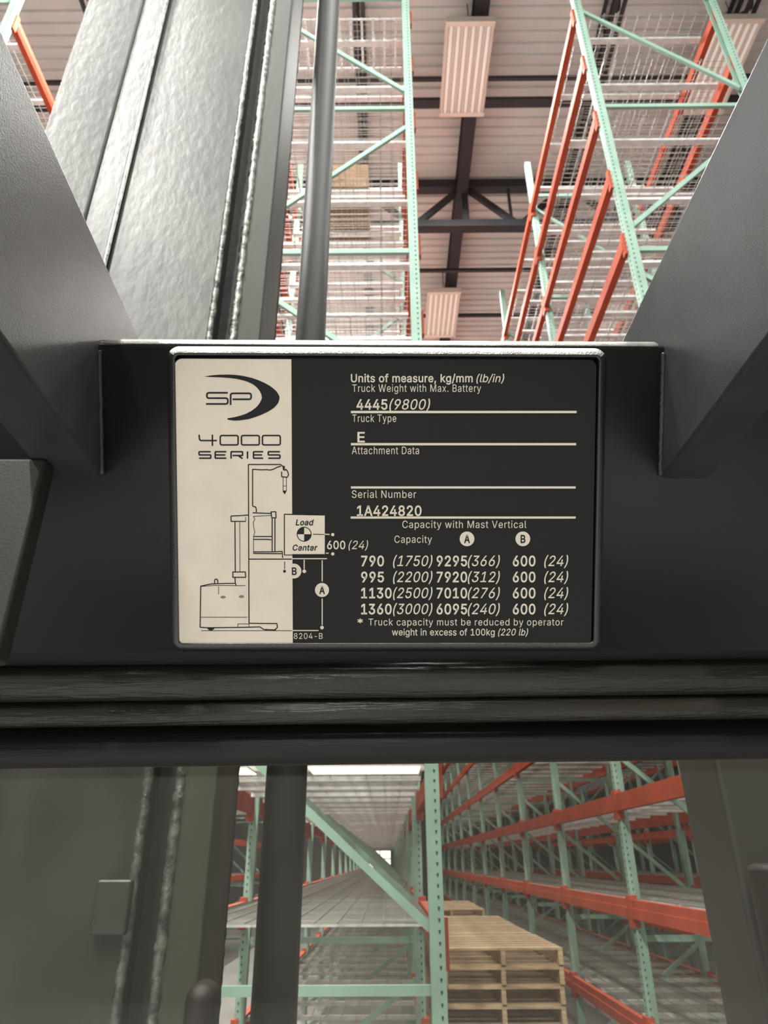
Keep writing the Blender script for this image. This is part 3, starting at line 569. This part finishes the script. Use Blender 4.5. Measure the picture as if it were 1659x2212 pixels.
for i, (a, b, c_, d) in enumerate((('790','(1750)','9295','(366)'),('995','(2200)','7920','(312)'),('1130','(2500)','7010','(276)'),('1360','(3000)','6095','(240)'))):
    y = 1222.7+34.6*i
    text(a, 780, 829.5 if i < 2 else 846, y, 22.5, bold=B); text(b, 849, 934, y, 22.5, bold=.004, ital=I)
    text(c_, 943, 1009, y, 22.5, bold=B); text(d, 1010.5, 1079.5, y, 22.5, bold=.004, ital=I)
    text('600', 1107.5, 1156.5, y, 22.5, bold=B); text('(24)', 1175.5, 1227, y, 22.5, bold=.004, ital=I)
text('*', 772, 784, 1353, 17, bold=.01)
text('Truck capacity must be reduced by operator', 796, 1217, 1351, 15)
text('weight in excess of 100kg', 846.5, 1068.5, 1372.5, 14.5, bold=.006); text('(220 lb)', 1076, 1140.5, 1372.5, 14.5, bold=.006, ital=I)
for px, ch in ((1008.8, 'A'), (1129.4, 'B')):
    slab(disc(px, 1164, 15.9), ZI, 'ink', 'round_mark'); text(ch, px-(6.5 if ch=='A' else 5), px+(6.5 if ch=='A' else 5.5), 1172.5, 17, 'dark', bold=.022)
text('600', 706.5, 746, 1186, 18, bold=.014); text('(24)', 753, 795, 1186, 18, ital=I)
text('8204-B', 635, 697, 1380, 12.5)
# load box and diagram
slab([F(614.5,1111.5), F(701.5,1112.5), F(701.5,1197), F(614.5,1197)], ZC+.00005, 'cream', 'load_square')
text('Load', 638.5, 678, 1134.5, 12.5, 'dark', bold=.02, ital=.2); text('Center', 632, 686, 1189, 12.5, 'dark', bold=.02, ital=.2)
slab(disc(657, 1154, 16.2), ZI, 'dark', 'load_mark'); slab(disc(657, 1154, 14.2), ZI+.00004, 'cream', 'load_mark')
slab(disc(657, 1154, 14.6, 8, 90, 180), ZI+.00008, 'dark', 'load_mark'); slab(disc(657, 1154, 14.6, 8, 270, 360), ZI+.00008, 'dark', 'load_mark')
slab(disc(695.6, 1274.5, 15.2), ZI, 'ink', 'round_mark'); text('A', 689.5, 702, 1282.5, 16, 'dark', bold=.024)
slab([F(631,1249.3)]+[p for p in disc(635, 1233.6, 16, 20, -104, 104)][:-1]+[F(631,1218)], ZI, 'ink', 'round_mark'); text('B', 630.5, 641, 1241.5, 16, 'dark', bold=.02)
for p, r, c_ in (((718.8,1154.8),3.6,'ink'),((718.8,1196.5),3.6,'ink'),((614.6,1234),3.2,'dark'),((657.3,1234),4,'ink'),((695.6,1355.6),4,'ink')): slab(disc(*p, r, 12), ZI, c_, 'dot')
strokes('dimension_line', [[(696,1210),(696,1256)],[(696,1293),(696,1350)],[(657,1209),(657,1229)],[(632,1362),(688,1362)],[(701.5,1154),(712,1154.5)],[(704,1195),(710,1195)],[(631,1206.8),(706.5,1206.8)]], 2.2, 'ink')
strokes('dimension_line', [[(676,1154),(701,1154.5)],[(614.8,1213),(614.8,1229)],[(615,1199),(701,1198.5)]], 1.6, 'dark', z=ZT)
Z5 = dict(ox=360, oy=980, sc=4.1475)
strokes('truck_diagram', [
 [(738,1520),(732,97),(1020,97),(1040,112)], [(770,470),(770,140),(850,145),(900,143),(925,148),(960,138),(990,122),(1025,112)],
 [(770,470),(798,478),(803,500),(803,525)], [(770,530),(935,536)], [(935,522),(978,520),(980,575),(942,575),(935,522)],
 [(945,575),(945,880)], [(970,575),(970,876)], [(740,945),(1122,945)], [(1055,910),(1055,543),(1415,550)],
 [(778,742),(940,742)], [(778,768),(905,768),(938,772)], [(778,880),(945,880),(1035,876),(1040,934)], [(778,894),(1030,896)],
 [(575,559),(640,556),(735,550)], [(575,559),(578,607),(708,607)], [(612,607),(615,1058)],
 [(593,1060),(705,1060),(708,1108),(593,1108),(593,1060)], [(612,1108),(615,1160),(622,1180)],
 [(615,1162),(455,1165),(400,1167),(305,1187),(300,1555),(360,1560),(640,1557),(835,1552),(870,1575),(968,1579),(992,1558),(988,1522),(740,1520)],
 [(430,1162),(430,1130),(445,1122),(458,1135),(458,1162)],
 [(1040,112),(1050,122),(1053,150)], [(1030,160),(1030,206),(1080,212),(1092,190),(1084,158),(1068,140),(1055,152)]], 2.3, 'dark', r=.8, **Z5)
strokes('truck_diagram', [
 [(775,562),(940,553)], [(778,560),(790,590),(776,612),(780,660),(790,700),(778,742),(778,894)], [(655,615),(657,1055)], [(708,607),(708,565)],
 [(305,1190),(430,1180),(620,1182),(705,1182)], [(305,1465),(725,1465)], [(465,1190),(465,1260)],
 [(638,1525),(738,1525),(738,1557),(638,1557),(638,1525)], [(310,1586),(1125,1586)],
 [(1043,212),(1043,340),(1058,360),(1073,330),(1072,215)], [(1045,290),(1070,290)]], 1.3, 'dark', **Z5)
f5 = lambda x, y: F(360+x/4.1475, 980+y/4.1475)
slab([f5(360,1562), f5(378,1580), f5(400,1586), f5(420,1576), f5(432,1562)], ZI, 'dark', 'diagram_wheel')
slab([f5(880,1577), f5(893,1588), f5(906,1577)], ZI, 'dark', 'diagram_wheel'); slab([f5(960,1577), f5(973,1587), f5(985,1570)], ZI, 'dark', 'diagram_wheel')
slab([f5(1036,106), f5(1060,112), f5(1056,150), f5(1042,146)], ZI+.00003, 'dark', 'diagram_hook'); slab([f5(1043,330), f5(1070,330), f5(1056,364)], ZI+.00003, 'dark', 'diagram_hook')
for cx, cy in ((505,1285),(670,1280)):
    slab([f5(cx+24*math.cos(a*.5236), cy+13*math.sin(a*.5236)) for a in range(12)], ZI, 'faded', 'diagram_light')
# logo
f4 = lambda x, y: F(360+x/4.1475, 740+y/4.1475)
outer = [(335,305),(400,294),(470,288),(570,287),(640,292),(700,302),(765,317),(820,336),(875,360),(925,388),(965,418),(995,450),(1012,485),(1010,515),(995,548),(965,582),(920,613),(865,640),(810,662),(740,685),(660,697),(600,700),(545,690)]
inner = [(545,678),(610,668),(660,655),(710,638),(760,612),(805,578),(835,540),(853,500),(850,470),(835,435),(808,402),(775,375),(735,355),(690,340),(640,328),(590,320),(530,315),(470,311),(400,309)]
m = MB(); oi = [f4(*p) for p in outer]; ii = [f4(*p) for p in inner[::-1]]
def resamp(P, n):
    P = [Vector(p) for p in P]; L = [0]
    for i in range(1, len(P)): L.append(L[-1]+(P[i]-P[i-1]).length)
    out = []
    for k in range(n+1):
        d = L[-1]*k/n; i = 1
        while i < len(P)-1 and L[i] < d: i += 1
        s = (d-L[i-1])/(L[i]-L[i-1]); out.append(P[i-1].lerp(P[i], s))
    return out
a, b = resamp(oi, 60), resamp(ii, 60)
m.add([(p.x,p.y,ZI) for p in a]+[(p.x,p.y,ZI) for p in b], [(i, i+1, i+62, i+61) for i in range(60)])
m.obj('crescent_mark', 'dark', plate)
Z4 = dict(ox=360, oy=740, sc=4.1475)
strokes('lettering', [[(548,450),(360,450),(360,498),(548,498),(548,550),(352,550)], [(573,560),(573,455),(757,455),(757,508),(590,508)]], 3.6, 'dark', r=5, **Z4)
O0 = lambda a, b: [(a+60,833),(b,833),(b,917),(a,917),(a,833),(a+60,833)]
strokes('lettering', [[(290,825),(296,878),(450,878)], [(410,825),(410,925)], O0(480,640), O0(670,830), O0(858,1018)], 3.2, 'dark', r=4, **Z4)
def Sx(a, b): return [(b,978),(a,978),(a,1007),(b,1007),(b,1036),(a,1036)]
def Ex(a, b): return [[(b,978),(a,978),(a,1036),(b,1036)], [(a,1007),(b-10,1007)]]
strokes('lettering', [Sx(290,395), *Ex(435,535), [(577,1040),(577,978),(680,978),(680,1012),(590,1012)], [(640,1012),(680,1040)], [(724,975),(724,1040)], *Ex(778,865), Sx(910,1015)], 3.2, 'dark', r=1.5, **Z4)

# ledges below the crossbeam (worn steel sills running the whole width)
def sill(name, py0, py1, n0, bulge, mname, k=10, back=-.05):
    t0_, t1_ = t_of(py0, n0-bulge), t_of(py1, n0-bulge); pts = [(t0_, back)]
    for i in range(k+1):
        a = math.pi*i/k; tt_ = t0_+(t1_-t0_)*(1-math.cos(a))/2; pts.append((tt_, n0-bulge + bulge*math.sin(a)))
    pts.append((t1_, back))
    return extr(pts, XL, XR, .009).obj(name, mname, truck, smooth=True)
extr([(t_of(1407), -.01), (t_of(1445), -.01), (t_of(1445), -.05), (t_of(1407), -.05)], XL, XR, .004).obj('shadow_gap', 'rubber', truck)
sill('sill_bar', 1438, 1508, .002, .007, 'ledge_pale')
sill('sill_bar', 1510, 1561, .004, .007, 'ledge')
sill('sill_bar', 1563, 1644, .003, .014, 'rubber')
extr([(t_of(1640), -.0105), (t_of(1651, -.0105), -.0105), (t_of(1651, -.0105), -.05), (t_of(1640), -.05)], XL, XR, .009).obj('window_seal', 'seal_edge', truck)
# clear window and its frame posts
pz = loc3(0, t_of(1642), -.02)
pyw = pz.y + .01
MB().box(XL, XR, pyw, pyw+.005, .9, pz.z+.002).obj('clear_window', 'pane', truck, label='clear scuffed plastic window below the crossbeam')
rx = hx(1588)
Dp = .62
MB().box(rx*Dp, rx*Dp+.07, Dp, Dp+.08, .15, O.z-.03).obj('window_post', 'post', truck, bevel=.004)
MB().cyl((rx*Dp+.018, Dp-.032, EZ-.08), (rx*Dp+.018, Dp-.032, EZ-.003), .024, 20).obj('brown_stub', 'brown', truck, smooth=True, bevel=.006, label='dark brown rounded stub')  # dark brown shape beside the post, not a known part
# overhead guard rails running back over the operator
rxi = face(1428, 1030)[0] + O.x; lxi = face(219, 1030)[0] + O.x
rz0 = EZ+.172; rz1 = EZ+.272
for nm, xa, xb in (('right', rxi, rxi+.0245), ('left', lxi-.028, lxi)):
    m = MB().prism_x([(.42, rz0+.035), (.315, rz0), (-1.2, rz0), (-1.2, rz1), (.42, rz1)], xa, xb)
    m.obj('guard_rail', 'rail', truck, bevel=.002, seg=3)
# weld beads where the rails meet the crossbeam
for xw in (rxi-.0005, lxi+.0005):
    a = loc3(xw-O.x, t_of(760), .0005); b = loc3(xw-O.x, t_of(1026), .0005)
    MB().cyl(a, b, .0012, 8, .25, 60).obj('weld_bead', 'rail', truck, smooth=True)
# left side pillar standing on the sills
lx = (lambda r: r.x/r.y)(ray(105, 1005))
r_ = ray(104, 1010); Yp = .285
xe = r_.x/r_.y*(Yp+.004); zp = EYE.z + (lambda q: q.z/q.y)(ray(50,1425))*Yp
MB().box(xe-.12, xe, Yp, Yp+.012, zp, rz0).obj('side_pillar', 'post', truck, bevel=.002)

# mast: vertical profiles, left of the operator
D = 1.10
def mx(px, d): return hx(px)*d
ZM0, ZM1 = .12, 5.4
xA, xB = mx(373, D), mx(454, D)
MB().box(xA, xB, D, D+.17, ZM0, ZM1).obj('mast_channel', 'flange', truck, bevel=.004)
xg = mx(298, D)
MB().box(xg-.01, xA, D+.035, D+.10, ZM0, ZM1).obj('mast_groove', 'mast_dark', truck)
def plate_z(p, q, th=.08):                 # vertical plate from plan point p to q
    return MB().prism_z([p, q, (q[0], q[1]+th), (p[0], p[1]+th)], ZM0, ZM1)
def at(px, d): return (hx(px)*d, d)
g1, g0 = at(298, D-.02), at(-78, D-.050)
plate_z(g0, g1).obj('mast_channel', 'mast', truck, bevel=.006)
h1, h0 = at(-80, D-.058), at(-183, D-.067)
plate_z(h0, h1).obj('mast_strip', 'mast', truck, bevel=.003)
k1, k0 = at(-184, D-.073), at(-426, D-.105)
plate_z(k0, k1).obj('mast_channel', 'mast', truck, bevel=.006)
xg = g1[0]; x1_ = h1[0]
for x, y, r, m_ in ((xA-.002, D+.003, .009, 'weld'), (xg-.001, D-.018, .007, 'weld'), (xB-.002, D+.165, .004, 'mast_dark')):
    MB().cyl((x, y, ZM0), (x, y, ZM1), r, 8, .22, 600).obj('weld_seam', m_, truck, smooth=True, label='rough bright weld seam')
MB().cyl((x1_, D-.060, ZM0), (x1_, D-.060, ZM1), .005, 8).obj('edge_gloss', 'weld', truck, smooth=True)  # pale bead painted as the gloss along the step's edge
# lift cylinder
xc = mx(610, 1.25)
MB().cyl((xc, 1.25, .1), (xc, 1.25, 5.4), .0345, 32).obj('lift_cylinder', 'hose', truck, smooth=True, label='round black lift cylinder')
# carriage and tractor blocks tying the pieces together low down
MB().box(-.75, .45, 1.02, 1.5, .08, .75).obj('tractor_body', 'paint', truck, bevel=.02)
MB().box(-.45, .45, .25, 1.02, .08, .16).obj('platform', 'rubber', truck, bevel=.01)
MB().box(-.42, .42, pyw-.015, pyw+.02, .16, .9).obj('lower_panel', 'post', truck, bevel=.006)
MB().box(mx(425, D-.06), mx(490, D-.06), D-.06, D, EZ-.6, EZ-.135).obj('brown_block', 'brown', truck, bevel=.03, seg=4)  # dark brown block against the mast, not a known part
# latch on the mast seen through the window
MB().box(mx(225, D-.03), mx(300, D-.03), D-.045, D-.03, EZ-.085, EZ-.02).obj('latch_plate', 'mast', truck, bevel=.004)
